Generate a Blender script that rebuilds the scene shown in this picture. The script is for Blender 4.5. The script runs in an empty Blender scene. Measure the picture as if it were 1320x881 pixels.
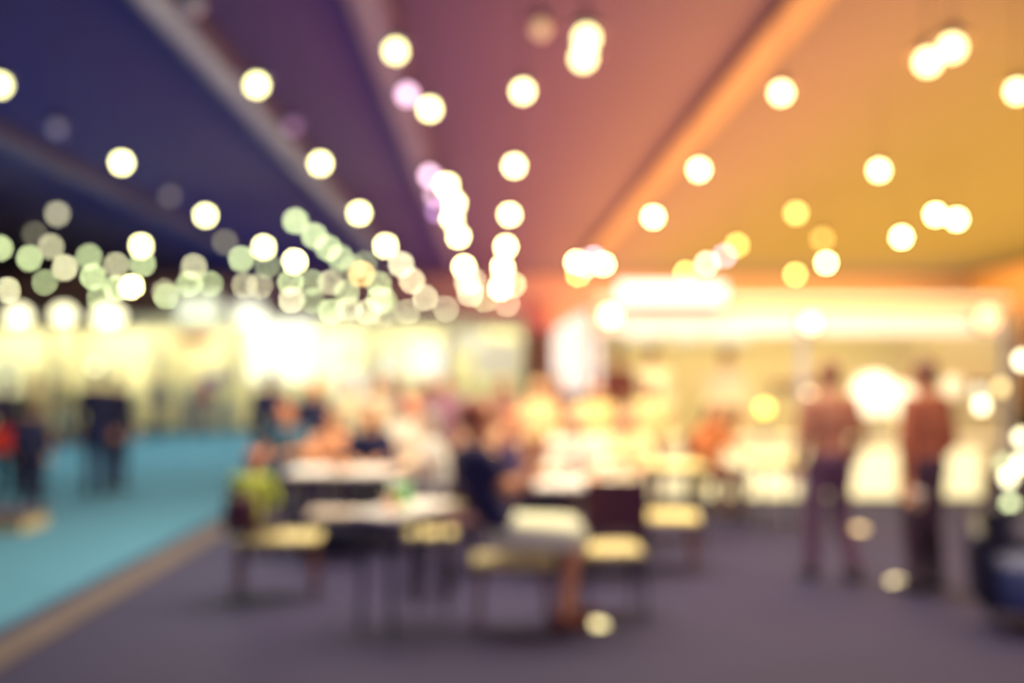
import bpy, bmesh, math, random
from mathutils import Vector, Matrix
random.seed(7)
C = bpy.context.scene.collection
SC = bpy.context.scene
R = math.radians

# ------------------------------------------------------------------ camera
FPX, VX, VY, EYE = 1283.0, 632.0, 486.0, 1.6      # focal length in px, vanishing point, eye height
cam = bpy.data.cameras.new('camera'); cam.lens = 35; cam.sensor_width = 36
cam.shift_x = (660 - VX) / 1320; cam.shift_y = (VY - 440.5) / 1320
cam.dof.use_dof = True; cam.dof.focus_distance = 0.7
cam.dof.aperture_fstop = 1.86; cam.dof.aperture_blades = 0
cam.clip_end = 200
co = bpy.data.objects.new('camera', cam); C.objects.link(co)
co.location = (0, 0, EYE); co.rotation_euler = (R(90), 0, 0); SC.camera = co
SC.view_settings.view_transform = 'Standard'; SC.view_settings.look = 'None'
SC.view_settings.gamma = 1; SC.view_settings.use_curve_mapping = False
SC.view_settings.exposure = 0.0
SC.cycles.use_adaptive_sampling = False
SC.cycles.max_bounces = 5; SC.cycles.diffuse_bounces = 3
SC.cycles.sample_clamp_indirect = 4

def S(r, g, b):
    f = lambda c: (c/255/12.92) if c <= 10 else ((c/255+.055)/1.055)**2.4
    return (f(r), f(g), f(b))

# ------------------------------------------------------------------ world: violet ambient fill added to tint the dark tones
w = bpy.data.worlds.new('world'); SC.world = w; w.use_nodes = True
w.node_tree.nodes['Background'].inputs[0].default_value = (.17, .13, .72, 1)
w.node_tree.nodes['Background'].inputs[1].default_value = .6

# ------------------------------------------------------------------ lights
def area(name, loc, size, power, col, rot=(0, 0, 0), spread=180):
    l = bpy.data.lights.new(name, 'AREA'); l.shape = 'RECTANGLE'; l.size, l.size_y = size
    l.energy = power; l.color = col; l.spread = R(spread)
    o = bpy.data.objects.new(name, l); C.objects.link(o); o.location = loc; o.rotation_euler = rot
    return o
UP = (R(180), 0, 0)
# added unseen uplights tinting the ceiling, in place of a colour-gradient overlay
area('ceiling_wash_amber', (17, 35, 4.3), (18, 44), 19000, (1, .47, .05), UP)
area('ceiling_wash_orange', (6.0, 36, 4.3), (4.5, 46), 7000, (1, .33, .09), UP)
area('ceiling_wash_rose', (1.6, 36, 4.3), (4, 46), 2300, (1, .17, .20), UP)
area('ceiling_wash_violet', (-2.2, 34, 4.3), (3, 44), 370, (.5, .14, .92), UP)
area('ceiling_wash_blue', (-10, 34, 4.3), (9, 44), 700, (.01, .10, 1), UP)
area('beam_wash_near', (-5.03, 30, 5.4), (.3, 40), 95, (1, .88, .72), UP, 20)  # beam washes: narrow added lights that brighten only the beams, no fixtures
area('beam_wash_middle', (-1.85, 30, 5.4), (.3, 40), 40, (1, .8, .7), UP, 20)
area('beam_wash_side', (-11.66, 34, 5.4), (.3, 40), 22, (.8, .8, 1), UP, 20)
# added area lights above the frame, and a front fill behind the camera
area('tables_top_light', (-.1, 8.8, 5.6), (5.5, 5), 1050, (1, .86, .66))
area('right_top_light', (4.6, 9.5, 5.6), (3.5, 6), 600, (1, .74, .36))
area('aisle_top_light', (-6.5, 22, 5.6), (4, 12), 760, (.86, .95, .80))
area('front_fill', (4.0, -1.5, 3.2), (5, 2.5), 190, (1, .74, .66), (R(92), 0, R(-4)), 80)  # added fill behind the camera, lifts surfaces that face it
# inside the booths and the kiosk
area('booth_wash', (-6.2, 30.15, 3.3), (20, .2), 720, (1, .94, .62), (R(52), 0, 0))
area('kiosk_wash', (4.4, 14.0, 2.42), (5.4, .5), 95, (1, .86, .50), (R(50), 0, 0))
area('rear_wall_wash', (15, 50, 5.5), (24, 1), 1200, (1, .58, .36), (R(80), 0, 0))  # unseen wash added to lift the rear wall

# ------------------------------------------------------------------ materials
_m = {}
def mat(name, col, rough=.7, noise=0, scale=8, metal=0, spec=.5):
    if name in _m: return _m[name]
    m = bpy.data.materials.new(name); m.use_nodes = True; n = m.node_tree.nodes; L = m.node_tree.links
    b = n['Principled BSDF']; b.inputs['Base Color'].default_value = (*col, 1); b.inputs['Specular IOR Level'].default_value = spec
    b.inputs['Roughness'].default_value = rough; b.inputs['Metallic'].default_value = metal
    if noise:
        t = n.new('ShaderNodeTexNoise'); t.inputs['Scale'].default_value = scale; t.inputs['Detail'].default_value = 4
        c = n.new('ShaderNodeTexCoord'); L.new(c.outputs['Object'], t.inputs['Vector'])
        r = n.new('ShaderNodeMapRange'); r.inputs['To Min'].default_value = 1-noise; r.inputs['To Max'].default_value = 1+noise
        L.new(t.outputs['Fac'], r.inputs['Value'])
        v = n.new('ShaderNodeVectorMath'); v.operation = 'SCALE'; v.inputs[0].default_value = col
        L.new(r.outputs['Result'], v.inputs['Scale']); L.new(v.outputs['Vector'], b.inputs['Base Color'])
    _m[name] = m
    return m
def emi(col, strength):
    strength = float('%.2g' % strength)
    k = 'glow_%d_%d_%d_%g' % (col[0]*100, col[1]*100, col[2]*100, strength)
    if k in _m: return _m[k]
    m = bpy.data.materials.new(k); m.use_nodes = True; n = m.node_tree.nodes
    b = n['Principled BSDF']; b.inputs['Base Color'].default_value = (.6, .6, .6, 1)
    b.inputs['Emission Color'].default_value = (*col, 1); b.inputs['Emission Strength'].default_value = strength
    _m[k] = m
    return m
def cloth(rgb, noise=.15):
    return mat('cloth_%d_%d_%d' % rgb, S(*rgb), .85, noise, 12)

# ------------------------------------------------------------------ mesh helpers
def add_box(bm, c, s, rz=0, mi=0, bevel=0):
    r = bmesh.ops.create_cube(bm, size=1)
    M = Matrix.Translation(c) @ Matrix.Rotation(rz, 4, 'Z') @ Matrix.Diagonal((*s, 1))
    bmesh.ops.transform(bm, matrix=M, verts=r['verts'])
    fs = {f for v in r['verts'] for f in v.link_faces}
    for f in fs: f.material_index = mi
    if bevel:
        es = list({e for v in r['verts'] for e in v.link_edges})
        g = bmesh.ops.bevel(bm, geom=es, offset=bevel, segments=2, profile=.5, affect='EDGES')
        for f in g['faces']: f.material_index = mi
def add_rings(bm, rings, n=12, mi=0, caps=True):
    """rings: list of lists of n points"""
    vs = [[bm.verts.new(p) for p in ring] for ring in rings]
    for a, b in zip(vs, vs[1:]):
        for i in range(n):
            f = bm.faces.new((a[i], a[(i+1) % n], b[(i+1) % n], b[i])); f.material_index = mi; f.smooth = True
    if caps:
        f = bm.faces.new(vs[0][::-1]); f.material_index = mi
        f = bm.faces.new(vs[-1]); f.material_index = mi
def frame(d):
    d = Vector(d).normalized(); a = Vector((0, 0, 1)) if abs(d.z) < .9 else Vector((0, 1, 0))
    u = d.cross(a).normalized(); v = u.cross(d).normalized()
    return u, v
def add_lathe(bm, prof, n=20, mi=0, at=(0, 0, 0)):
    rings = [[(at[0]+r*math.cos(2*math.pi*i/n), at[1]+r*math.sin(2*math.pi*i/n), at[2]+z) for i in range(n)] for r, z in prof]
    add_rings(bm, rings, n, mi)
def add_cap(bm, p0, r0, p1, r1, n=10, mi=0):
    """tapered capsule"""
    p0, p1 = Vector(p0), Vector(p1); d = p1-p0
    if d.length < 1e-6: d = Vector((0, 0, 1e-4))
    u, v = frame(d); d = d.normalized(); rings = []
    for th in (80, 50, 25, 0):
        c = p0-d*r0*math.sin(R(th)); q = r0*math.cos(R(th))
        rings.append([c+(u*math.cos(2*math.pi*i/n)+v*math.sin(2*math.pi*i/n))*q for i in range(n)])
    for th in (0, 25, 50, 80):
        c = p1+d*r1*math.sin(R(th)); q = r1*math.cos(R(th))
        rings.append([c+(u*math.cos(2*math.pi*i/n)+v*math.sin(2*math.pi*i/n))*q for i in range(n)])
    add_rings(bm, rings, n, mi)
def add_tube(bm, pts, r, n=8, mi=0):
    for a, b in zip(pts, pts[1:]): add_cap(bm, a, r, b, r, n, mi)
def add_ell(bm, c, s, rot=None, mi=0, seg=16):
    r = bmesh.ops.create_uvsphere(bm, u_segments=seg, v_segments=max(8, seg*2//3), radius=1)
    M = Matrix.Translation(c) @ (rot or Matrix.Identity(4)) @ Matrix.Diagonal((*s, 1))
    bmesh.ops.transform(bm, matrix=M, verts=r['verts'])
    for f in {f for v in r['verts'] for f in v.link_faces}: f.material_index = mi; f.smooth = True
def obj(name, bm, m, parent=None, label=None, kind=None):
    me = bpy.data.meshes.new(name)
    bmesh.ops.recalc_face_normals(bm, faces=bm.faces[:]); bm.to_mesh(me); bm.free()
    for x in (m if isinstance(m, (list, tuple)) else [m]): me.materials.append(x)
    o = bpy.data.objects.new(name, me); C.objects.link(o)
    if parent: o.parent = parent
    if label: o['label'] = label
    if kind: o['kind'] = kind
    return o
def B(): return bmesh.new()
def boxo(name, c, s, m, parent=None, rz=0, bevel=0, label=None, kind=None):
    bm = B(); add_box(bm, c, s, rz, 0, bevel); return obj(name, bm, m, parent, label, kind)
def tag(o, label, cat, group=None):
    o['label'] = label; o['category'] = cat
    if group: o['group'] = group
    return o
def thing(name, label, cat, loc=(0, 0, 0), rz=0, group=None):
    o = bpy.data.objects.new(name, None); C.objects.link(o); o.location = loc; o.rotation_euler = (0, 0, rz)
    return tag(o, label, cat, group)
def copy_tree(o, label, loc, rz=0, group=None):
    r = o.copy(); C.objects.link(r); r.location = loc; r.rotation_euler = (0, 0, rz); r['label'] = label
    if group: r['group'] = group
    for ch in list(o.children):
        c = ch.copy(); C.objects.link(c); c.parent = r
        for g in list(ch.children):
            d = g.copy(); C.objects.link(d); d.parent = c
    return r
def X(px, d): return (px-VX)/FPX*d
def Z(py, d): return EYE-(py-VY)/FPX*d

# ------------------------------------------------------------------ the hall
CEIL = 7.5
m_floor = mat('polished_concrete', (.031, .026, .066), .7, .15, .9, 0, .12)
boxo('floor', (0, 26, -.05), (56, 66, .1), m_floor, kind='structure')
boxo('ceiling', (0, 26, CEIL+.1), (56, 66, .2), mat('ceiling_paint', (.052, .058, .105), .9, .06, .5), kind='structure')
boxo('wall_back', (0, 58.1, 3.75), (56, .2, 7.5), mat('beige_wall', S(150, 130, 128), .9, .05, 1), kind='structure')
boxo('wall_left', (-28, 26, 3.75), (.2, 66, 7.5), mat('dark_wall', S(70, 70, 95), .9, .05, 1), kind='structure')
boxo('wall_right', (28, 26, 3.75), (.2, 66, 7.5), mat('tan_wall', S(170, 140, 110), .9, .05, 1), kind='structure')
m_beam = mat('beam_paint', (.105, .105, .10), .7, .05, 2)
for x in (-11.66, -5.03, -1.85, 4.77):
    bm = B()                                           # I-shaped steel beam running down the hall
    add_box(bm, (x, 32, 7.25), (.60, 50, .06)); add_box(bm, (x, 32, 7.36), (.10, 50, .2)); add_box(bm, (x, 32, 7.47), (.5, 50, .06))
    obj('ceiling_beam', bm, m_beam, kind='structure')
bm = B(); add_box(bm, (X(698, 56), 57.7, 2.9), (.9, .5, 5.8))
obj('pillar', bm, mat('brown_wall', S(140, 105, 100), .9), kind='structure')

# aisle carpet
t = thing('aisle_carpet', 'long teal carpet along the aisle on the left', 'carpet', (-6.4, 16.5, 0))
boxo('carpet_field', (0, 0, .006), (6.6, 25, .012), mat('teal_carpet', S(76, 124, 148), .95, .10, 3, 0, .1), t)
boxo('border_strip', (3.37, 0, .007), (.14, 25, .014), mat('navy_carpet', S(30, 36, 72), .95, .1, 5), t, label='navy border strip')
boxo('edge_strip', (3.58, 0, .008), (.28, 25, .016), mat('tan_strip', S(92, 82, 80), .8, .2, 4, 0, .15), t, label='tan edging strip')
# ------------------------------------------------------------------ ceiling lamps
CREAM = (1, .93, .56); HOT = (1, .95, .40); WARM = (1, .84, .48); GREEN = (.78, .93, .44); PALE = (.84, .80, .46); YEL = (1, .76, .18)
PINK = (1, .66, .86); VIO = (.62, .34, .85); AMB = (1, .62, .2); GREY = (.60, .62, .55)
m_shade = mat('lamp_housing', (.10, .10, .12), .5, 0)
BULB_R = .10
def make_lamp():
    t = thing('pendant_lamp', 'x', 'lamp')
    bm = B(); add_lathe(bm, [(.03, .26), (.06, .25), (.08, .20), (.22, .075), (.225, .06), (.085, .11), (.03, .12)], 16); obj('lamp_shade', bm, m_shade, t)
    bm = B(); add_ell(bm, (0, 0, 0), (BULB_R, BULB_R, BULB_R), None, 0, 14); obj('bulb', bm, m_shade, t)
    bm = B(); add_cap(bm, (0, 0, .25), .012, (0, 0, 1.47), .012, 6); obj('cord', bm, m_shade, t)
    return t
proto = make_lamp(); used = [False]
def lamp(px, py, z, col, peak, label, group=None, big=1.0):
    d = min((z-EYE)*FPX/(VY-py), 54-(int(px*7+py*3) % 9)*.9); z = Z(py, d)
    loc = (X(px, d), d, z)
    if not used[0]:
        t = proto; used[0] = True; t.location = loc; t['label'] = label
        if group: t['group'] = group
    else: t = copy_tree(proto, label, loc, 0, group)
    if group is None and 'group' in t: del t['group']
    Bp = 34*(1-.7/d); Lp = FPX*2*BULB_R*big/d
    cov = min(1.0, (Lp/Bp)**2)
    if col is CREAM and peak > 1.15: col, peak = HOT, peak*1.8
    for ch in t.children:
        if ch.name.startswith('bulb'):
            ch.material_slots[0].link = 'OBJECT'; ch.material_slots[0].material = emi(col, peak/cov)
        elif ch.name.startswith('cord'):
            ch.scale.z = 1; top = CEIL-z
            ch.scale = (1, 1, 1); ch.location.z = 0
            k = (top-.25)/1.22; ch.scale.z = k; ch.location.z = .25*(1-k)
    if big != 1:
        for ch in t.children:
            if not ch.name.startswith('cord'): ch.scale = (big, big, big)
    return t
ORD = 'first second third fourth fifth sixth seventh eighth ninth tenth'.split()
H = 6.0
# the rows one can follow down the hall
ROWS = {
 'row over the teal carpet': [(157, 210, CREAM, 1.7), (265, 278, CREAM, 1.3), (340, 319, CREAM, 1.3), (380, 337, CREAM, 1.5), (376, 387, CREAM, .9)],
 'row left of the pale beam': [(331, 110, CREAM, 1.8), (413, 211, CREAM, 1.7), (463, 275, CREAM, 1.5), (497, 317, CREAM, 1.4), (517, 341, CREAM, 1.0), (531, 362, WARM, .9), (548, 384, PALE, .9)],
 'middle row before the rose ceiling': [(674, 118, CREAM, 1.8), (663, 214, CREAM, 1.7), (657, 277, CREAM, 1.5), (652, 318, CREAM, 1.4), (648, 344, CREAM, 1.3), (645, 372, CREAM, 1.3)],
 'row along the middle beam': [(510, 66, CREAM, 1.7), (554, 141, CREAM, 1.8), (576, 239, CREAM, 1.7), (586, 262, CREAM, 1.6), (583, 282, CREAM, 1.4), (591, 305, CREAM, 1.5), (598, 344, CREAM, 1.4), (602, 364, CREAM, .9), (606, 379, PALE, .9)],
 'row through the orange ceiling': [(1007, 120, CREAM, 1.8), (901, 219, CREAM, 1.7), (842, 280, CREAM, 1.5)],
 'row through the amber ceiling': [(1133, 220, CREAM, 1.5), (1026, 275, YEL, .9), (950, 316, YEL, .8)],
}
for name, L_ in ROWS.items():
    for i, (px, py, col, pk) in enumerate(L_):
        lamp(px, py, H, col, pk, '%s round ceiling lamp from the front in the %s' % (ORD[i], name), 'lamps of the '+name)
SINGLES = [
 (756, 50, CREAM, 2.0, 'upper of two touching bright lamps near the top of the rose ceiling', 1.25),
 (752, 75, CREAM, 2.0, 'lower of two touching bright lamps near the top of the rose ceiling', 1.25),
 (1227, 62, CREAM, 2.2, 'upper of two merged bright lamps in the amber ceiling corner', 1.25),
 (1196, 80, CREAM, 2.2, 'lower of two merged bright lamps in the amber ceiling corner', 1.25),
 (1311, 118, CREAM, 1.7, 'bright lamp cut by the right edge of the amber ceiling', 1),
 (1206, 277, CREAM, 1.7, 'left lamp of the touching pair over the amber stall', 1),
 (1233, 283, CREAM, 1.7, 'right lamp of the touching pair over the amber stall', 1),
 (1162, 306, CREAM, 1.5, 'single lamp just below the touching pair over the amber stall', 1),
 (1065, 339, CREAM, 1.2, 'bright cream lamp above the long yellow fascia', 1),
 (1025, 354, YEL, 1.0, 'yellow lamp just left of the cream lamp above the fascia', 1),
 (1060, 308, YEL, .3, 'faint yellow lamp above the bright cream lamp over the fascia', 1.3),
 (697, 38, AMB, .35, 'faint amber lamp high in the rose ceiling', 1),
 (0, 110, CREAM, 1.6, 'bright lamp cut by the left edge of the navy ceiling', 1),
 (74, 276, PALE, .45, 'dim grey lamp alone at the left under the navy ceiling', 1),
 (73, 166, GREY, .07, 'barely lit lamp high at the left of the navy ceiling', 1),
 (377, 163, VIO, .07, 'barely lit lamp beside the pale beam', 1),
 (250, 8, GREY, .10, 'barely lit lamp at the top of the navy ceiling', 1),
 (525, 122, PINK, 1.2, 'pinkish lamp beside the middle beam', 1),
 (554, 227, PINK, 1.0, 'pink tinted lamp at the head of the merged string', 1),
 (561, 252, PINK, .45, 'dim pink lamp left of the merged string', 1),
 (564, 272, VIO, .4, 'purple lamp left of the merged string', 1),
 (466, 353, AMB, 1.0, 'amber lamp among the green lamps', 1),
 (743, 338, CREAM, 1.3, 'upper left lamp of the bunch above the white lit sign', 1),
 (757, 343, CREAM, 1.0, 'middle lamp of the bunch above the white lit sign', 1),
 (765, 333, PINK, .8, 'pink lamp of the bunch above the white lit sign', 1),
 (778, 341, CREAM, 1.2, 'right lamp of the bunch above the white lit sign', 1),
 (745, 354, YEL, 1.0, 'yellow lamp of the bunch above the white lit sign', 1),
 (884, 352, YEL, 1.1, 'yellow lamp just over the white lit sign', 1),
 (911, 340, CREAM, 1.1, 'cream lamp over the right end of the white lit sign', 1),
 (934, 330, PINK, .6, 'pale pink lamp over the right end of the white lit sign', 1),
 (662, 367, GREEN, .8, 'green lamp right of the middle row', 1),
 (643, 414, VIO, .10, 'dim violet lamp below the end of the middle row', 1),
 (182, 317, CREAM, 1.3, 'brightest cream lamp above the green lamps on the left', 1),
 (170, 370, CREAM, 1.6, 'bright lamp just above the floodlights on the left', 1),
]
for px, py, col, pk, lab, big in SINGLES: lamp(px, py, H, col, pk, lab, None, big)
GREENS = [(38, 333, .8), (115, 331, .6), (184, 340, .7), (120, 357, .9), (244, 366, .7), (271, 366, .5), (311, 334, .8), (345, 342, .3), (381, 285, 1.0), (405, 304, .9), (423, 320, .8), (439, 333, .7),
          (402, 364, .45), (374, 364, .7), (438, 331, .4), (403, 388, .4), (427, 402, .8), (488, 366, .6), (489, 386, .7), (447, 377, .6), (214, 382, .6), (128, 384, .5), (0, 320, .8), (58, 364, .45), (625, 386, .5), (470, 340, .25), (496, 388, .6), (455, 345, .3), (150, 372, .9)]
for px, py, pk in GREENS: lamp(px, py, H, GREEN, pk, 'small green tinted lamp in the far lamps over the booths', 'green tinted far lamps')
PALES = [(66, 318, .6), (84, 345, 1.0), (150, 342, .6), (212, 376, .6), (250, 344, .7), (315, 368, .5), (335, 369, .45), (426, 364, .6), (10, 374, 1.0), (190, 412, .5), (45, 302, .12), (219, 253, .06), (290, 312, .16), (654, 392, .5), (610, 362, .7),
         (450, 398, .7), (475, 402, .8), (495, 407, .7), (525, 402, .5), (550, 410, .7), (565, 415, .7), (590, 418, .8), (610, 424, .9), (470, 416, .7), (500, 420, .6), (530, 420, .7), (620, 410, .8), (575, 398, .5), (440, 420, .6), (648, 360, .8)]
for px, py, pk in PALES: lamp(px, py, H if py < 395 else 5.0, PALE, pk*(1 if py < 395 else .95), 'small pale lamp in the far lamps over the booths', 'pale far lamps')

# ------------------------------------------------------------------ exhibition booths along the far aisle
BD = 30.0
m_panel = mat('booth_panel', S(235, 230, 190), .8, .05, .6); m_post = mat('aluminium_post', (.55, .55, .55), .4, 0, 8, .7)
booth_specs = [
 (-70, 'pale exhibition booth at the left end under the first floodlight'),
 (67, 'pale exhibition booth under the paired floodlights'),
 (204, 'exhibition booth with the red sign and blue board'),
 (300, 'exhibition booth behind the largest white lightbox'),
 (478, 'exhibition booth with one square white lightbox'),
 (580, 'exhibition booth at the end of the row beside the beige wall'),
]
booths = []
for i, (px, lab) in enumerate(booth_specs):
    wd = (3.2, 3.2, 2.24, 4.16, 2.38, 2.3)[i]
    t = thing('exhibition_booth', lab, 'booth', (X(px, BD), BD, 0), 0, 'booths along the far aisle'); booths.append(t)
    boxo('back_wall', (wd/2, 2.0, 1.72), (wd-.06, .06, 3.44), m_panel, t)
    boxo('side_wall', (.03, 1.0, 1.72), (.05, 1.9, 3.44), m_panel, t)
    boxo('side_wall', (wd-.05, 1.0, 1.72), (.05, 1.9, 3.44), m_panel, t)
    boxo('fascia_panel', (wd/2, 0, 3.24), (wd-.1, .05, .42), mat('fascia', S(240, 236, 200), .7), t)
    for xx in (.06, wd-.08): boxo('post', (xx, 0, 1.52), (.05, .05, 3.04), m_post, t)
    bm = B(); add_box(bm, (wd/2, .7, .5), (wd*.5, .45, 1.0), 0, 0, .02); add_box(bm, (wd/2, .7, 1.02), (wd*.54, .52, .04), 0, 0, .01)
    obj('counter', bm, mat('booth_counter', S(215, 210, 180), .6), t)
def lightbox(t, px, py, wpx, hpx, col, st, name='lightbox'):
    d = BD-.08; x = X(px, d)-t.location.x
    fr = boxo('lightbox', (x, -.08, Z(py, d)), (wpx/FPX*d, .1, hpx/FPX*d), m_post, t, label='glowing lightbox panel')
    boxo('glowing_face', (x, -.14, Z(py, d)), (wpx/FPX*d*.96, .03, hpx/FPX*d*.96), emi(col, st), fr)
lightbox(booths[2], 256, 400, 56, 38, (.95, 1, .62), .85)
lightbox(booths[3], 362, 452, 88, 82, (1, .98, .70), 1.15)
lightbox(booths[3], 321, 405, 40, 30, (1, .98, .70), 1.2)
lightbox(booths[3], 422, 462, 30, 44, (1, .95, .62), .85)
lightbox(booths[3], 452, 500, 40, 50, (1, .96, .66), .9)
lightbox(booths[4], 551, 466, 48, 44, (1, .97, .72), 1.1)
lightbox(booths[4], 505, 470, 34, 40, (1, .93, .56), .72)
lightbox(booths[5], 640, 462, 60, 46, (.95, .86, .52), .55)
lightbox(booths[5], 606, 440, 40, 26, (.95, .88, .55), .65)
lightbox(booths[0], 4, 505, 46, 84, (1, 1, .5), .8)
for (px, py, w_, h_, m_, nm) in ((253, 437, 44, 12, mat('red_sign', S(226, 70, 52), .6), 'sign_board'), (278, 490, 38, 15, mat('blue_board', S(50, 70, 160), .6), 'info_board')):
    d = BD-.1; boxo(nm, (X(px, d)-booths[2].location.x, -.16, Z(py, d)), (w_/FPX*d, .06, h_/FPX*d), m_, booths[2], label=('red sign board' if 'sign' in nm else 'blue board'))
# floodlights clamped above the booths
def floodlight(px, py, wpx, hpx, label, st=4):
    d = BD-.3; t = thing('booth_floodlight', label, 'floodlight', (X(px, d), d, Z(py, d)), 0, 'floodlights above the booths')
    w_, h_ = wpx/FPX*d, hpx/FPX*d
    bm = B(); add_box(bm, (0, .1, 0), (w_+.08, .16, h_+.08), 0, 0, .03); obj('housing', bm, m_shade, t)
    bm = B(); add_ell(bm, (0, -.01, 0), (w_/2, .08, h_/2)); obj('lens', bm, emi(CREAM, st), t)
    bm = B(); add_tube(bm, [(0, .15, -h_/2), (0, .25, -.45), (0, .28, Z(430, d)-Z(py, d)-.3)], .02); obj('bracket', bm, m_shade, t)
floodlight(24, 408, 30, 24, 'leftmost of three bright floodlights over the pale booths')
floodlight(82, 406, 28, 22, 'middle one of three bright floodlights over the pale booths')
floodlight(140, 408, 38, 24, 'rightmost and widest of three floodlights over the pale booths')
floodlight(123, 473, 12, 12, 'small round floodlight hanging low before the pale booth', 3)

# ------------------------------------------------------------------ food kiosk on the right
KD = 13.0
m_cream = mat('kiosk_cream', S(245, 236, 205), .8, .04, 2); m_kw = mat('kiosk_wall', S(238, 220, 165), .8, .05, 1)
kx0, kx1 = X(777, KD), X(1300, KD)
t = thing('food_kiosk', 'cream and yellow food kiosk with a white lit sign on top', 'kiosk', ((kx0+kx1)/2, KD, 0))
kc = t.location.x; KW = kx1-kx0
def kb(name, pxa, pxb, pya, pyb, d, th, m, label=None, bevel=0):
    xa, xb = X(pxa, d)-kc, X(pxb, d)-kc; za, zb = Z(pyb, d), Z(pya, d)
    return boxo(name, ((xa+xb)/2, d-KD+th/2, (za+zb)/2), (xb-xa, th, zb-za), m, t, 0, bevel, label)
boxo('platform', (0, 2.2, .09), (KW, 3.4, .18), mat('kiosk_floor', S(120, 95, 80), .6), t)
boxo('back_wall', (1.2, 3.7, 1.35), (KW+1.6, .1, 2.7), m_kw, t)
boxo('roof', (0, 1.9, 2.62), (KW+.1, 3.7, .08), m_cream, t)
fa = kb('fascia', 768, 1300, 395, 432, KD-.1, .08, mat('kiosk_fascia', S(248, 196, 120), .6), 'orange and cream fascia')
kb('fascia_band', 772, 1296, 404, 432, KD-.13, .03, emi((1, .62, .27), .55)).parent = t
sg = kb('sign_panel', 796, 937, 364, 393, KD-.3, .16, m_post, 'white lit sign', .02)
kb('sign_face', 798, 935, 366, 391, KD-.33, .04, emi((1, .96, .80), 1.15)).parent = sg
for px in (771, 1034, 1297): kb('post', px-4, px+4, 430, 640, KD-.05, .08, m_post)
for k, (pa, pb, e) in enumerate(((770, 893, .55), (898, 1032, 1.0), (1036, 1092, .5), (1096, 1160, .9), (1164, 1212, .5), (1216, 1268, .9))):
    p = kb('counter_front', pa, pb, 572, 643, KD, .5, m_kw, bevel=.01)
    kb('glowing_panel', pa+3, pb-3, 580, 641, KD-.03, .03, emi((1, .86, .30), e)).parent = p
boxo('counter_top', (0, .3, .78), (KW-.2, .7, .05), m_cream, t, 0, .012)
for px, pb in ((800, 850), (862, 905), (915, 968)):
    kb('menu_board', px, pb, 431, 443, KD+3.55, .05, emi((1, .93, .70), .35))
for px, pb in ((1000, 1085), (1200, 1290)):
    kb('wall_shelf', px, pb, 492, 497, KD+3.3, .3, mat('shelf_wood', S(150, 100, 70), .6))
# round glowing lantern lamps on the kiosk counter
def globe(px, py, d, r, col, st, label, base):
    t = thing('globe_lamp', label, 'lamp', (X(px, d), d, base))
    bm = B(); h = Z(py, d)-base; add_lathe(bm, [(.09, 0), (.09, .015), (.02, .03), (.018, h-r*.95)], 14); obj('stand', bm, m_shade, t)
    bm = B(); add_ell(bm, (0, 0, h), (r, r, r*.97), None, 0, 20); obj('lamp_shade', bm, emi(col, st), t, label='glowing shade')
globe(1127, 509, KD+.15, .30, (1, .95, .62), 1.5, 'larger glowing globe lamp on the kiosk counter', .805)
globe(1163, 518, KD+.42, .25, (1, .90, .5), 1.3, 'smaller glowing globe lamp beside the larger one on the kiosk counter', .805)
globe(985, 527, KD+.1, .075, (1, .92, .06), 4.2, 'small pure yellow globe lamp on the kiosk counter', .805)
globe(1042, 415+95, KD+.2, .06, (1, .8, .4), 4.0, 'small amber globe lamp behind the person in the dusty brown top', .805)
globe(1228, 500, KD+.3, .16, (1, .72, .28), .75, 'dim orange globe lamp on the counter behind the person in reddish brown', .805)
def spot_on_fascia(px, py, col, st, label, big=.1):
    d = KD-.34; t = thing('fascia_lamp', label, 'lamp', (X(px, d), d, Z(py, d)))
    bm = B(); add_lathe(bm, [(.05, .09), (.055, .06), (big+.03, .03), (big+.03, 0)], 14); ho = obj('housing', bm, m_shade, t); ho.rotation_euler = (R(-90), 0, 0)
    bm = B(); add_ell(bm, (0, -.02, 0), (big, .06, big)); obj('bulb', bm, emi(col, st), t)
spot_on_fascia(786, 408, CREAM, 4.5, 'bright round lamp on the left corner of the kiosk fascia')
spot_on_fascia(1044, 416, CREAM, 3.5, 'cream round lamp halfway along the kiosk fascia')
spot_on_fascia(1272, 411, (1, .5, .16), 2.5, 'orange round lamp at the far right of the kiosk fascia', .14)
# tall feather banner left of the kiosk
d = 15.0; t = thing('feather_banner', 'tall white glowing feather banner left of the kiosk', 'banner', (X(736, d), d, 0))
bm = B(); add_lathe(bm, [(.2, 0), (.2, .03), (.05, .05), (.03, .12)], 18, 0, (0, 0, 0)); obj('base', bm, m_shade, t)
bm = B(); pts = [(0, .05, .08), (0, .05, 2.3)]; add_tube(bm, pts, .016); obj('pole', bm, m_post, t)
bm = B(); top = Z(402, d); bot = Z(506, d); n = 14; fr = []
prof = []
for k in range(n+1):
    u = k/n; z = bot+(top-bot)*u
    wl = -.28 if u < .68 else -.28+.50*((u-.68)/.32)**2.0
    prof.append((wl, z))
L1 = [bm.verts.new((x, -.02, z)) for x, z in prof]; R1 = [bm.verts.new((.27, -.02, z)) for x, z in prof]
for a in range(n): bm.faces.new((L1[a], R1[a], R1[a+1], L1[a+1]))
g = bmesh.ops.extrude_face_region(bm, geom=bm.faces[:])
bmesh.ops.translate(bm, vec=(0, .04, 0), verts=[v for v in g['geom'] if isinstance(v, bmesh.types.BMVert)])
obj('banner_cloth', bm, emi((1, .84, .86), .42), t)
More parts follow.
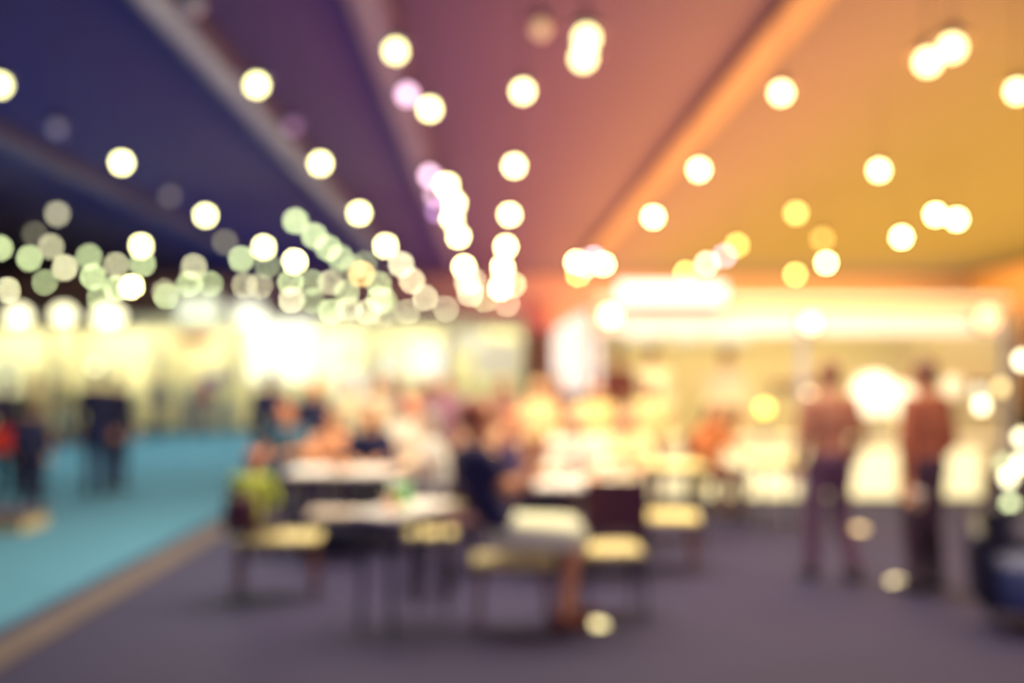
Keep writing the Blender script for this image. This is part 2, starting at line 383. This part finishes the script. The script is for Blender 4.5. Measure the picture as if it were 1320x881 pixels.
# ------------------------------------------------------------------ furniture
m_white = mat('white_laminate', (.80, .76, .70), .45, .02, 6); m_wood = mat('pale_wood', S(205, 190, 130), .55, .12, 9)
m_steel = mat('dark_steel', (.05, .045, .07), .4, 0, 8, .5); m_brown = mat('brown_wood', S(110, 66, 56), .55, .15, 9)
m_maroon = mat('maroon_pad', S(74, 30, 48), .7, .1, 9); m_creamtop = mat('cream_laminate', S(238, 222, 150), .45, .02, 6)
def table(px, d, w_, dep, rz, label, top=m_white, h=.75):
    t = thing('cafe_table', label, 'table', (X(px, d), d, 0), rz, 'cafe tables')
    bm = B(); add_box(bm, (0, 0, h-.02), (w_, dep, .04), 0, 0, .012); obj('table_top', bm, top, t)
    for sx in (-1, 1):
        for sy in (-1, 1):
            bm = B(); add_cap(bm, (sx*(w_/2-.08), sy*(dep/2-.07), h-.05), .02, (sx*(w_/2-.05), sy*(dep/2-.05), .02), .016); obj('leg', bm, m_steel, t)
    bm = B()
    for sy in (-1, 1): add_box(bm, (0, sy*(dep/2-.07), h-.07), (w_-.2, .025, .05))
    for sx in (-1, 1): add_box(bm, (sx*(w_/2-.09), 0, h-.07), (.025, dep-.15, .05))
    obj('apron', bm, m_steel, t)
    return t
table(445, 9.16, 1.0, .62, 0, 'long white cafe table before the seated people in peach and navy')
table(522, 6.5, .34, .78, R(-27), 'narrow white cafe table turned at an angle with a green cup on it')
table(757, 8.15, .88, .70, 0, 'white cafe table behind the seated man in white shorts')
table(862, 9.75, .66, .6, 0, 'cream cafe table between the kiosk counter and the white table', m_creamtop)
table(548, 10.0, .42, .5, 0, 'small cream cafe table just right of the long white one', m_creamtop)
table(1000, 10.4, .6, .55, R(8), 'cream cafe table close before the yellow kiosk counter', m_creamtop)

def chair_mesh(t, seat_m, back_m, leg_m, s=1):
    bm = B(); add_box(bm, (0, 0, .43), (.42, .42, .04), 0, 0, .015); obj('seat', bm, seat_m, t)
    bm = B()                                            # curved back panel
    n = 8; rows = []
    for z, yy in ((.60, -.215), (.72, -.235), (.86, -.26), (.93, -.272)):
        rows.append([(.21*(2*k/n-1), yy-.03*(1-(2*k/n-1)**2)-.0, z) for k in range(n+1)])
    for off in (0, .025):
        pass
    v0 = [[bm.verts.new((x, y, z)) for x, y, z in r] for r in rows]
    for a in range(len(rows)-1):
        for k in range(n): bm.faces.new((v0[a][k], v0[a][k+1], v0[a+1][k+1], v0[a+1][k]))
    g = bmesh.ops.extrude_face_region(bm, geom=bm.faces[:])
    bmesh.ops.translate(bm, vec=(0, .028, 0), verts=[v for v in g['geom'] if isinstance(v, bmesh.types.BMVert)])
    obj('backrest', bm, back_m, t)
    for sx in (-1, 1):
        bm = B(); add_cap(bm, (sx*.19, .18, .41), .017, (sx*.20, .20, .015), .013); obj('leg', bm, leg_m, t)
        bm = B(); add_cap(bm, (sx*.19, -.2, .62), .016, (sx*.19, -.18, .41), .017); add_cap(bm, (sx*.19, -.18, .41), .017, (sx*.20, -.23, .015), .013); obj('leg', bm, leg_m, t)
chairs = {}
def chair(x, y, rz, label, kind='wood', group='chairs around the tables'):
    km = {'wood': (m_wood, m_brown, m_steel), 'maroon': (m_wood, m_maroon, m_steel), 'white': (m_maroon, m_white, m_steel), 'dark': (m_maroon, m_maroon, m_steel)}[kind]
    if kind not in chairs:
        t = thing('cafe_chair', label, 'chair', (x, y, 0), rz, group); chair_mesh(t, *km); chairs[kind] = t
        return t
    return copy_tree(chairs[kind], label, (x, y, 0), rz, group)
chair(X(786, 6.75), 6.75, R(4), 'cafe chair with dark maroon back and pale seat right of the man in white shorts', 'maroon')
chair(X(578, 8.0), 8.15, R(-80), 'white cafe chair seen from the side left of the seated man in navy', 'white')
def stool(px, d, w_, dep, label, top, rz=0, leg=m_brown, group='low stools'):
    t = thing('low_stool', label, 'stool', (X(px, d), d, 0), rz, group)
    bm = B(); add_box(bm, (0, 0, .425), (w_, dep, .05), 0, 0, .018); obj('seat', bm, top, t)
    for sx in (-1, 1):
        for sy in (-1, 1):
            bm = B(); add_cap(bm, (sx*(w_/2-.06), sy*(dep/2-.06), .41), .02, (sx*(w_/2-.03), sy*(dep/2-.03), .018), .016); obj('leg', bm, leg, t)
    bm = B()
    for sx in (-1, 1): add_cap(bm, (sx*(w_/2-.05), -(dep/2-.05), .2), .012, (sx*(w_/2-.05), dep/2-.05, .2), .012)
    obj('stretcher', bm, leg, t)
stool(853, 8.35, .60, .42, 'cream topped stool standing alone right of the white table', m_creamtop, R(-6))
stool(662, 6.35, .52, .36, 'pale wooden stool under the man in white shorts', m_wood)
stool(358, 7.25, .62, .40, 'pale wooden bench stool under the child with the maroon backpack', m_wood, R(4))
stool(432, 8.55, .44, .3, 'pale stool pushed under the front of the long white table', mat('grey_wood', S(200, 185, 168), .6, .1, 9), 0, m_steel)
stool(556, 7.45, .36, .32, 'pale stool just behind the angled narrow table', m_wood, 0, m_steel)
# things on the tables
def cup(px, d, z, col, label, h=.13, r=.04, cat='cup', liquid=None):
    t = thing('paper_cup', label, cat, (X(px, d), d, z))
    bm = B(); add_lathe(bm, [(r*.72, 0), (r, h), (r*1.05, h+.004), (r*.9, h+.004), (r*.66, .01)], 18); obj('cup_wall', bm, mat('cup_%d_%d_%d' % col, S(*col), .5), t)
    bm = B(); add_lathe(bm, [(r*1.06, h), (r*1.06, h+.012), (r*.9, h+.02)], 18); obj('lid', bm, m_white, t)
cup(517, 6.55, .75, (70, 200, 90), 'large green cup on the angled narrow table', .16, .07)
cup(506, 6.36, .75, (236, 150, 70), 'small orange cup before the green cup', .09, .045)
cup(725, 8.1, .75, (250, 246, 235), 'white paper cup on the left of the white table behind the man')
cup(800, 8.2, .75, (240, 225, 190), 'cream paper cup on the right of the white table behind the man')
def plate(px, d, z, label):
    t = thing('plate', label, 'plate', (X(px, d), d, z))
    bm = B(); add_lathe(bm, [(.06, 0), (.12, .014), (.125, .02), (.11, .017), (.055, .006)], 24); obj('dish', bm, m_white, t)
    bm = B(); add_ell(bm, (.0, 0, .025), (.05, .04, .022)); add_ell(bm, (.03, .02, .03), (.03, .03, .02)); obj('food', bm, mat('snack', S(214, 150, 90), .7, .2, 30), t)
plate(440, 9.1, .75, 'white plate of food on the long white table'); plate(765, 8.0, .75, 'white plate of food on the white table behind the man')
t = thing('shade_bag', 'added dark navy bag shape standing in for shade under the long white table', 'bag', (X(432, 9.0), 9.0, 0), R(6))  # bag added to darken the shaded floor below the table
bm = B(); add_cap(bm, (-.24, 0, .17), .15, (.24, 0, .17), .15, 16)
for v in bm.verts: v.co.z = max(v.co.z, .012)
obj('bag_body', bm, cloth((16, 18, 50)), t)
bm = B(); add_tube(bm, [(-.10, -.10, .28), (-.08, -.06, .37), (.08, -.06, .37), (.10, -.10, .28)], .011); obj('handle', bm, cloth((30, 30, 40)), t)
# tub armchair cut by the right edge
d = 6.3; t = thing('tub_armchair', 'black tub armchair cut by the right edge of the photo', 'armchair', (X(1338, d), d, 0), R(160))
m_black = mat('black_leather', (.008, .008, .02), .35, 0)
bm = B(); n = 22; prof_o = [(.30, .10), (.385, .2), (.41, .42), (.415, .66), (.40, .72), (.36, .74), (.325, .71), (.31, .55), (.30, .36), (.28, .12)]
rings = []
for k in range(n+1):
    a = R(150)+R(240)*k/n; fall = 1-.22*abs(2*k/n-1)**3
    rings.append([(r*math.cos(a), r*math.sin(a), .10+(z-.10)*fall) for r, z in prof_o])
add_rings(bm, rings, len(prof_o)); obj('shell', bm, m_black, t)
bm = B(); add_lathe(bm, [(.0, .14), (.29, .14), (.31, .2), (.31, .40), (.28, .45), (.0, .46)], 26); obj('cushion', bm, mat('navy_cushion', S(40, 50, 96), .6, .1, 8), t)
for sx, sy in ((1, 1), (1, -1), (-1, 1), (-1, -1)):
    bm = B(); add_cap(bm, (sx*.2, sy*.2, .12), .022, (sx*.22, sy*.22, .015), .014); obj('leg', bm, m_steel, t)
# recessed floor lights
def floor_light(px, py, col, st, r, label):
    d = EYE*FPX/(py-VY); t = thing('floor_light', label, 'floor light', (X(px, d), d, 0))
    bm = B(); add_lathe(bm, [(r+.035, 0), (r+.03, .012), (r+.004, .014), (r, .004)], 20); obj('rim', bm, m_steel, t)
    bm = B(); add_ell(bm, (0, 0, .008), (r, r, r*.6)); obj('lens', bm, emi(col, st), t)
floor_light(770, 809, (1, .85, .35), 2.4, .064, 'round glowing floor light near the feet of the man in white shorts')
floor_light(1155, 753, (1, .80, .38), 2.3, .062, 'round glowing floor light before the standing person in reddish brown')
floor_light(1108, 685, (1, .62, .12), 1.8, .075, 'amber floor light between the two standing people')
# post with small bulbs
d = 7.0; t = thing('bulb_post', 'slim post with a string of small bulbs near the right edge', 'string light', (X(1302, d), d+.08, 0))
bm = B(); add_lathe(bm, [(.14, 0), (.14, .02), (.02, .04), (.014, 2.05), (.0, 2.06)], 16); obj('post', bm, m_steel, t)
bp = [(1318, 465, CREAM, 1.5), (1290, 500, YEL, .5), (1265, 523, CREAM, 1.2), (1262, 505, PALE, .35), (1317, 565, CREAM, 1.2), (1316, 598, CREAM, 1.4), (1300, 616, CREAM, 1.3), (1292, 598, GREEN, .4), (1302, 651, GREEN, 1.0)]
loc = [Vector((X(a, d)-t.location.x, -.08, Z(b, d))) for a, b, _, _ in bp]
bm = B(); pts = [Vector((0, 0, 2.0))]+[v+Vector((0, .03, .05)) for v in loc]
for a, b in zip(pts, pts[1:]):
    mid = (a+b)/2-Vector((0, 0, .03)); add_tube(bm, [a, mid, b], .004, 6)
obj('cable', bm, m_steel, t)
for v, (a, b, col, pk) in zip(loc, bp):
    bm = B(); add_ell(bm, v, (.035, .035, .042), None, 0, 12); Bp, Lp = 34*(1-.7/d), FPX*.075/d
    obj('bulb', bm, emi(col, pk/min(1, (Lp/Bp)**2)), t)
# plinth at the left edge
boxo_t = thing('low_plinth', 'low tan plinth on the teal carpet at the left edge', 'plinth', (X(8, 10.4), 10.4, .013))
boxo('body', (0, 0, .07), (.62, .6, .14), mat('tan_board', S(196, 176, 120), .7, .1, 4), boxo_t, 0, .01)
boxo('top', (0, 0, .155), (.68, .66, .03), mat('plum_board', S(80, 60, 78), .7, .1, 4), boxo_t, 0, .008, 'dark top board')

# ------------------------------------------------------------------ people
REMESH = []; EXTRA = []
m_eye = mat('eye_dark', (.02, .015, .015), .3); m_lip = mat('lip', S(150, 80, 76), .6)
def skin_m(k): return mat('skin_'+k, {'light': S(232, 178, 140), 'tan': S(214, 150, 104), 'brown': S(150, 96, 70)}[k], .6, .04, 20)
def hand_fingers(bm, wrist, dirv, side, s):
    """four unequal fingers and a thumb leaving the side of the palm"""
    d = Vector(dirv).normalized()
    u = d.cross(Vector((0, 0, 1)));
    if u.length < .1: u = Vector((0, 1, 0))
    u.normalize(); nrm = u.cross(d).normalized()
    if nrm.z > 0: nrm = -nrm
    k0 = Vector(wrist)+d*.095*s
    for j, ln in enumerate((.066, .076, .071, .055)):
        b = k0+u*((j-1.5)*.021*s); p1 = b+(d*.9+nrm*.30)*ln*.52*s; p2 = p1+(d*.6+nrm*.8)*ln*.48*s
        add_cap(bm, b-d*.012*s, .0098*s, p1, .0088*s, 6); add_cap(bm, p1, .0088*s, p2, .0075*s, 6)
    b = Vector(wrist)+d*.035*s+u*side*.034*s; p1 = b+(d*.6+u*side*.75+nrm*.2)*.036*s; p2 = p1+(d*.95+nrm*.3)*.03*s
    add_cap(bm, b, .0125*s, p1, .0105*s, 6); add_cap(bm, p1, .0105*s, p2, .0085*s, 6)
def person(px, d, pose, rz, shirt, pants, hair, label, skin='light', h=1.72, long_hair=False, ov=None, sleeve='long', legs='long', xz=None, base=0, cap=None, shoes=(40, 34, 44), group=None, lean=0):
    s = h/1.72
    x = X(px, d) if xz is None else xz
    t = thing('person', label, 'person', (x, d, base), R(rz), group)
    J = {}
    if pose == 'stand':
        J.update(pel=(0, 0, .94), wai=(0, .01, 1.08), che=(0, .0, 1.27), sho=(0, -.01, 1.41), nec=(0, .0, 1.47), hed=(0, .03, 1.60))
        for sd, n in ((-1, 'L'), (1, 'R')):
            J.update({'s'+n: (sd*.18, -.01, 1.40), 'e'+n: (sd*.245, -.03, 1.12), 'w'+n: (sd*.235, .09, .90), 'h'+n: (sd*.09, 0, .90), 'k'+n: (sd*.10, .03, .50), 'a'+n: (sd*.105, -.01, .09)})
    else:
        J.update(pel=(0, 0, .56), wai=(0, -.01, .70), che=(0, .02, .88), sho=(0, .04, 1.02), nec=(0, .06, 1.08), hed=(0, .10, 1.21))
        for sd, n in ((-1, 'L'), (1, 'R')):
            J.update({'s'+n: (sd*.18, .04, 1.01), 'e'+n: (sd*.25, .10, .78), 'w'+n: (sd*.15, .32, .80), 'h'+n: (sd*.09, 0, .545), 'k'+n: (sd*.11, .42, .535), 'a'+n: (sd*.11, .40, .09)})
    if ov: J.update(ov)
    J = {k: Vector(v)*s for k, v in J.items()}
    if pose == 'sit' and s < 1:                              # a small sitter still sits at seat height
        up = Vector((0, 0, .56*(1-s)))
        J = {k: v+up for k, v in J.items()}
        if s < .85:
            for k in ('aL', 'aR'): J[k].z = J[k].z
    q = lambda v: v*s
    def torso(bm, g, lo='pel', hi='sho', tail=.8):
        seq = [('pel', .155, .115), ('wai', .135, .10), ('che', .158, .118), ('sho', .14, .085)]
        n = 16; rings = []
        rows = []
        for (k, rx, ry) in seq: rows.append((J[k], rx*s+g, ry*s+g))
        c0 = rows[0]; rows.insert(0, (c0[0]-Vector((0, 0, .09*s)), c0[1]*tail, c0[2]*tail))
        if hi == 'nec': rows.append((J['nec'], .06*s+g, .06*s+g))
        else: rows.append((J['sho']+Vector((0, 0, .05*s)), .075*s+g, .065*s+g))
        for (c, rx, ry) in rows: rings.append([c+Vector((rx*math.cos(2*math.pi*i/n), ry*math.sin(2*math.pi*i/n), 0)) for i in range(n)])
        add_rings(bm, rings, n)
    A = lambda bm, a, ra, b, rb, g=0: add_cap(bm, J[a], ra*s+g, J[b], rb*s+g)
    # ---- body: one continuous skin
    bm = B(); torso(bm, -.012)
    add_cap(bm, J['nec']-Vector((0, 0, q(.06))), q(.055), J['hed']-Vector((0, q(.015), q(.05))), q(.052))
    hd = J['hed']; add_ell(bm, hd+Vector((0, -q(.012), q(.025))), (q(.076), q(.094), q(.092)))
    add_ell(bm, hd+Vector((0, q(.018), -q(.035))), (q(.060), q(.068), q(.082)))
    add_cap(bm, hd+Vector((0, q(.078), q(.012))), q(.011), hd+Vector((0, q(.098), -q(.018))), q(.016))
    for sd in (-1, 1): add_ell(bm, hd+Vector((sd*q(.078), -q(.01), -q(.005))), (q(.012), q(.022), q(.034)))
    for n, sd in (('L', -1), ('R', 1)):
        A(bm, 's'+n, .050, 'e'+n, .040); A(bm, 'e'+n, .040, 'w'+n, .026)
        dv = (J['w'+n]-J['e'+n]).normalized(); dv = (dv+Vector((0, 0, -.25))).normalized()
        u = dv.cross(Vector((0, 0, 1)));
        u = u.normalized() if u.length > .1 else Vector((0, 1, 0))
        for off in (-.019, 0, .019): add_cap(bm, J['w'+n]+u*q(off)*.6+dv*q(.01), q(.018), J['w'+n]+u*q(off)*1.3+dv*q(.085), q(.016), 8)
        A(bm, 'h'+n, .080, 'k'+n, .056); A(bm, 'k'+n, .056, 'a'+n, .038)
        ft = J['a'+n]+Vector((0, q(.15), -q(.05))); add_cap(bm, J['a'+n]-Vector((0, q(.02), q(.045))), q(.036), ft, q(.03))
    ob = obj('body', bm, [skin_m(skin), m_eye, m_lip], t); REMESH.append((ob, .016))
    def extra(bm, J=J, hd=hd, s=s):
        for n, sd in (('L', 1), ('R', -1)):
            dv = (J['w'+n]-J['e'+n]).normalized(); dv = (dv+Vector((0, 0, -.25))).normalized()
            hand_fingers(bm, J['w'+n], dv, sd, s)
        for sd in (-1, 1):
            add_ell(bm, hd+Vector((sd*.03*s, .079*s, .004*s)), (.013*s, .007*s, .007*s), None, 1, 8)
            add_cap(bm, hd+Vector((sd*.018*s, .086*s, .026*s)), .004*s, hd+Vector((sd*.044*s, .076*s, .027*s)), .003*s, 6, 1)
        add_cap(bm, hd+Vector((-.02*s, .083*s, -.05*s)), .006*s, hd+Vector((.02*s, .083*s, -.05*s)), .006*s, 6, 2)
    EXTRA.append((ob, extra))
    # ---- shirt
    bm = B(); torso(bm, .012, tail=.62)
    for n in 'LR':
        A(bm, 's'+n, .056, 'e'+n, .047, .010) if sleeve == 'long' else add_cap(bm, J['s'+n], q(.06)+.01, J['s'+n].lerp(J['e'+n], .5), q(.055)+.01)
        if sleeve == 'long': add_cap(bm, J['e'+n], q(.047)+.008, J['e'+n].lerp(J['w'+n], .88), q(.034)+.006)
    REMESH.append((obj('shirt', bm, cloth(shirt), t), .02))
    # ---- trousers / shorts
    bm = B()
    for n in 'LR':
        if legs == 'long':
            A(bm, 'h'+n, .088, 'k'+n, .066, .010); add_cap(bm, J['k'+n], q(.066)+.01, J['k'+n].lerp(J['a'+n], .93), q(.052)+.008)
        else: add_cap(bm, J['h'+n], q(.095)+.012, J['h'+n].lerp(J['k'+n], .92), q(.082)+.014)
    add_cap(bm, J['hL'], q(.092)+.01, J['hR'], q(.092)+.01); add_ell(bm, J['pel'], (q(.165)+.014, q(.125)+.022, q(.115)))
    REMESH.append((obj('shorts' if legs == 'short' else 'trousers', bm, cloth(pants), t), .02))
    # ---- shoes
    for n in 'LR':
        bm = B(); a = J['a'+n]
        for o1, r1 in ((Vector((0, -.03, -.045)), .044), ):
            add_cap(bm, a+q(o1), q(.042), a+q(Vector((0, .16, -.055))), q(.034)); add_cap(bm, a+q(Vector((0, -.01, -.02))), q(.045), a+q(o1), q(.044))
        for v in bm.verts:
            if v.co.z < a.z-q(.085): v.co.z = a.z-q(.085)
        REMESH.append((obj('shoe', bm, cloth(shoes), t), .014))
    # ---- hair
    bm = B(); add_ell(bm, hd+Vector((0, -q(.030), q(.042))), (q(.086), q(.094), q(.090)))
    add_ell(bm, hd+Vector((0, -q(.045), -q(.005))), (q(.082), q(.066), q(.085)))
    if long_hair:
        for sd in (-1, 0, 1): add_cap(bm, hd+Vector((sd*q(.055), -q(.055), q(.0))), q(.042), J['sho']+Vector((sd*q(.07), -q(.095), q(.0))), q(.03))
    REMESH.append((obj('hair', bm, mat('hair_%d_%d_%d' % hair, S(*hair), .6, .2, 40), t), .014))
    if cap:
        bm = B(); add_ell(bm, hd+Vector((0, -q(.012), q(.062))), (q(.095), q(.108), q(.085))); add_ell(bm, hd+Vector((0, q(.10), q(.05))), (q(.07), q(.07), q(.012)))
        REMESH.append((obj('cap', bm, cloth(cap), t), .012))
    return t
NAVY = (20, 24, 62); INK = (16, 18, 44); PLUM = (74, 44, 70); BLK = (26, 22, 30); BRN = (92, 58, 46); BLOND = (216, 178, 110); RED = (150, 70, 48)
# the man on the stool in the foreground: faces right, leaning on the table
dm = 6.35
def rel(px, py, dy=0):           # photo point -> the man's own frame (he faces +x, so local y = world x, local x = -world y)
    return (-dy, X(px, dm)-X(678, dm), Z(py, dm))
man_ov = dict(pel=(0, .02, .575), wai=(0, -.09, .71), che=(0, -.19, .90), sho=(0, -.22, 1.05), nec=(0, -.20, 1.11), hed=(0, -.17, 1.24),
  sL=(-.18, -.21, 1.04), eL=(-.22, .05, .82), wL=(-.14, .28, .92), sR=(.19, -.19, 1.04), eR=(.25, -.04, .83), wR=(.21, .15, 1.03),
  hL=(-.09, .04, .57), hR=(.10, .04, .575), kL=(-.10, .43, .56), kR=(.16, .38, .55), aL=(-.10, .42, .09), aR=(.16, .29, .09))
person(654, dm, 'sit', -78, (38, 36, 78), (226, 230, 196), RED, 'man in navy shirt and white shorts seated on a stool, leaning on his arm', 'tan', 1.84, False, man_ov, 'short', 'short', shoes=(110, 62, 50))
# right: two standing people
person(1069, 7.9, 'stand', 8, (166, 112, 86), (84, 54, 80), (124, 74, 52), 'standing person in dusty brown top and plum trousers, back turned, left of the globe lamps', 'light', 1.72,
  ov=dict(kL=(-.13, .02, .5), aL=(-.16, -.02, .09), kR=(.10, .03, .5), aR=(.13, -.18, .09)))
person(1192, 7.4, 'stand', 28, (146, 80, 54), (60, 36, 54), (104, 64, 48), 'standing person in reddish brown top and dark trousers, right of the globe lamps', 'tan', 1.73,
  ov=dict(eR=(.26, -.02, 1.1), wR=(.24, .16, .88), eL=(-.27, -.05, 1.1), wL=(-.27, -.08, .84)))
cup(1182, 7.14, .66, (222, 196, 160), 'pale paper cup held at the hip by the person in reddish brown', .10, .04)
# kiosk staff on the platform
for px, cp, sh, lab in ((795, (64, 14, 20), (120, 60, 48), 'kiosk server in a maroon cap and brown top at the left of the counter'), (841, (44, 38, 42), (240, 228, 190), 'kiosk server in a grey cap and cream top behind the counter'), (937, (104, 34, 22), (244, 232, 196), 'kiosk server in a brick red cap and cream top behind the counter')):
    person(px, 14.4 if px == 841 else 13.85, 'stand', 180, sh, (150, 120, 90), BRN, lab, 'light', 1.80, base=.18, cap=cp)
# left: people in the aisle
person(124, 13.3, 'stand', 10, (14, 18, 58), (18, 24, 66), BLK, 'standing person all in navy on the teal carpet', 'tan', 1.68, ov=dict(aL=(-.08, -.06, .09), aR=(.10, .08, .09)), base=.012)
person(44, 13.0, 'stand', -20, (160, 152, 110), (12, 16, 46), BLK, 'standing person in olive top and black trousers on the teal carpet', 'tan', 1.62, base=.012)
person(8, 13.4, 'stand', 40, (34, 40, 70), (14, 18, 50), BLK, 'person in dark clothes at the left edge beside a red bag', 'tan', 1.60, base=.012)
person(150, 13.9, 'stand', -15, (18, 20, 54), (20, 24, 60), BLK, 'standing person in black jacket half behind the one all in navy', 'tan', 1.64, base=.012)
person(40, 11.8, 'stand', 20, (22, 26, 64), (14, 18, 52), BLK, 'short person in midnight blue at the left edge, nearest the tan plinth', 'tan', 1.30, base=.012)
t = thing('tote_bag', 'red tote bag standing on the low tan plinth' if False else 'red tote bag held up by the person at the left edge', 'bag', (X(3, 13.05), 13.05, Z(582, 13.05)))
bm = B(); add_box(bm, (0, 0, .14), (.26, .12, .3), 0, 0, .03); obj('bag_body', bm, cloth((240, 60, 36)), t)
bm = B(); add_tube(bm, [(-.07, 0, .28), (-.06, 0, .40), (0, 0, .44), (.06, 0, .40), (.07, 0, .28)], .01); obj('handle', bm, cloth((170, 50, 40)), t)
for px, d, sh, pt, hr, lab in ((262, 27, (128, 44, 84), (40, 44, 84), BLK, 'far person in a maroon top before the blue board'),
    (205, 26, (36, 44, 92), (30, 36, 84), BLK, 'far person in dark blue beside the pale booth'),
    (238, 27.5, (196, 196, 160), (70, 80, 110), BRN, 'far person in a pale top left of the maroon top'),
    (292, 28, (214, 206, 150), (120, 140, 140), BRN, 'far person in a cream top below the blue board'),
    (84, 24, (200, 186, 130), (90, 120, 130), BRN, 'far person in a yellowish top between the navy and olive people')):
    person(px, d, 'stand', 160, sh, pt, hr, lab, 'light', 1.66, base=.012 if px < 300 else 0)
# middle: the seated and standing crowd
def seat(x, d, rz, lab, kind='wood'):
    a = R(rz); return chair(x, d, a, 'chair under the '+lab, kind)
CROWD = [  # px, d, pose, rz, shirt, trousers, hair, skin, h, label, chair kind
 (349, 12.6, 'stand', 0, (20, 24, 64), (16, 20, 58), BLK, 'tan', 1.68, 'standing person in navy at the edge of the teal carpet', None),
 (372, 10.95, 'sit', 165, (74, 110, 128), NAVY, RED, 'tan', 1.70, 'seated person in a grey teal top left of the long white table', 'dark'),
 (404, 12.2, 'stand', 175, NAVY, NAVY, (226, 130, 70), 'tan', 1.54, 'short standing person in navy with orange hair behind the long table', None),
 (430, 10.3, 'sit', 180, (240, 172, 124), (60, 50, 80), BLK, 'tan', 1.56, 'seated person in a peach top behind the long white table', 'wood'),
 (478, 10.02, 'sit', 178, (16, 20, 62), NAVY, BLK, 'tan', 1.66, 'seated person in dark navy behind the long white table', 'wood'),
 (484, 12.8, 'stand', 185, (214, 196, 160), (84, 64, 84), (150, 60, 50), 'light', 1.60, 'standing person in a beige top with red brown hair', None),
 (530, 11.3, 'sit', 180, (246, 238, 214), PLUM, (214, 110, 76), 'light', 1.78, 'seated person in a cream white top with coppery hair', 'dark'),
 (564, 9.05, 'sit', 90, (214, 216, 208), (70, 56, 84), (150, 140, 130), 'light', 1.64, 'seated person in a grey white top at the long table end', 'wood'),
 (574, 13.0, 'stand', 180, (150, 104, 122), PLUM, (92, 44, 62), 'light', 1.62, 'standing person in a mauve top behind the crowd', None),
 (602, 11.8, 'sit', 180, (112, 62, 70), PLUM, BRN, 'light', 1.66, 'seated person in a dull maroon top before the mauve top', 'dark'),
 (625, 10.6, 'sit', 165, (206, 166, 130), PLUM, (214, 180, 140), 'light', 1.74, 'seated person in a sand top with fair hair', 'dark'),
 (650, 8.35, 'sit', -90, (66, 48, 92), NAVY, (208, 130, 84), 'light', 1.66, 'seated person in a violet top at the left of the white table', 'dark'),
 (694, 11.6, 'stand', 178, (250, 214, 150), (140, 84, 70), BLOND, 'light', 1.56, 'standing person in a pale yellow top with blond hair', None),
 (742, 9.0, 'sit', 180, (250, 244, 222), (90, 60, 80), (230, 214, 160), 'light', 1.72, 'seated person in a white top with fair hair behind the white table', 'wood'),
 (806, 9.45, 'sit', 176, (250, 238, 176), (120, 84, 70), BRN, 'light', 1.68, 'seated person in a pale lemon top behind the white table', 'wood'),
 (916, 11.3, 'sit', 200, (190, 112, 62), (110, 70, 60), BRN, 'tan', 1.66, 'seated person in a rust orange top near the kiosk counter', 'wood'),
 (450, 13.6, 'stand', 182, (240, 228, 180), (90, 80, 100), BRN, 'light', 1.60, 'standing person in a pale cream top behind the long table', None),
 (508, 14.2, 'stand', 178, (110, 80, 100), PLUM, BLK, 'light', 1.64, 'standing person in a dusky violet top', None),
 (552, 15.0, 'stand', 182, (170, 120, 110), PLUM, BRN, 'light', 1.62, 'standing person in a dusty pink top', None),
 (648, 14.0, 'stand', 180, (160, 110, 96), PLUM, (120, 60, 56), 'light', 1.60, 'standing person in a clay brown top', None),
 (716, 13.6, 'stand', 180, (140, 84, 78), PLUM, BRN, 'light', 1.62, 'standing person in a brick brown top below the feather banner', None),
 (768, 11.4, 'stand', 186, (240, 214, 140), (120, 60, 70), (130, 56, 50), 'light', 1.54, 'standing person in a light straw top and plum trousers before the kiosk', None),
 (838, 11.9, 'stand', 176, (222, 206, 140), (130, 96, 80), BRN, 'light', 1.56, 'standing person in a straw yellow top before the kiosk', None),
]
for px, d, pose, rz, sh, pt, hr, sk, h, lab, ck in CROWD:
    person(px, d, pose, rz, sh, pt, hr, lab, sk, h, long_hair=(px % 2 == 0), sleeve='short' if px % 3 == 0 else 'long')
    if ck: seat(X(px, d), d, rz, lab, ck)
# the child with the backpack
dc = 7.15
person(322, dc, 'sit', -12, (196, 214, 84), (60, 50, 76), (170, 84, 60), 'seated child in a yellow green top with a maroon backpack', 'light', 1.14, sleeve='long',
  ov=dict(aL=(-.11, .38, .16), aR=(.11, .38, .16)))
t = thing('backpack', 'dark maroon backpack worn by the seated child', 'backpack', (X(320, dc), dc-.15, .50), R(-12))
bm = B(); add_box(bm, (0, -.03, .13), (.24, .13, .27), 0, 0, .05); obj('bag_body', bm, m_maroon, t)
bm = B(); add_box(bm, (0, -.11, .09), (.17, .05, .13), 0, 0, .02); obj('pocket', bm, m_maroon, t)
bm = B(); add_tube(bm, [(-.03, -.02, .26), (-.02, -.02, .30), (.02, -.02, .30), (.03, -.02, .26)], .008); obj('handle', bm, m_maroon, t)

# ------------------------------------------------------------------ fuse the figures' surfaces
for o, vs in REMESH:
    md = o.modifiers.new('fuse', 'REMESH'); md.mode = 'VOXEL'; md.voxel_size = vs; md.use_smooth_shade = True
    sm = o.modifiers.new('soft', 'SMOOTH'); sm.factor = .5; sm.iterations = 3
dg = bpy.context.evaluated_depsgraph_get()
new = [(o, bpy.data.meshes.new_from_object(o.evaluated_get(dg))) for o, _ in REMESH]
for o, me in new:
    old = o.data; o.modifiers.clear(); mats = list(old.materials); me.name = old.name; o.data = me
    me.materials.clear()
    for m in mats: me.materials.append(m)
    bpy.data.meshes.remove(old)
for o, fn in EXTRA:
    bm = B(); bm.from_mesh(o.data); fn(bm); bm.to_mesh(o.data); bm.free()
    for p in o.data.polygons: p.use_smooth = True
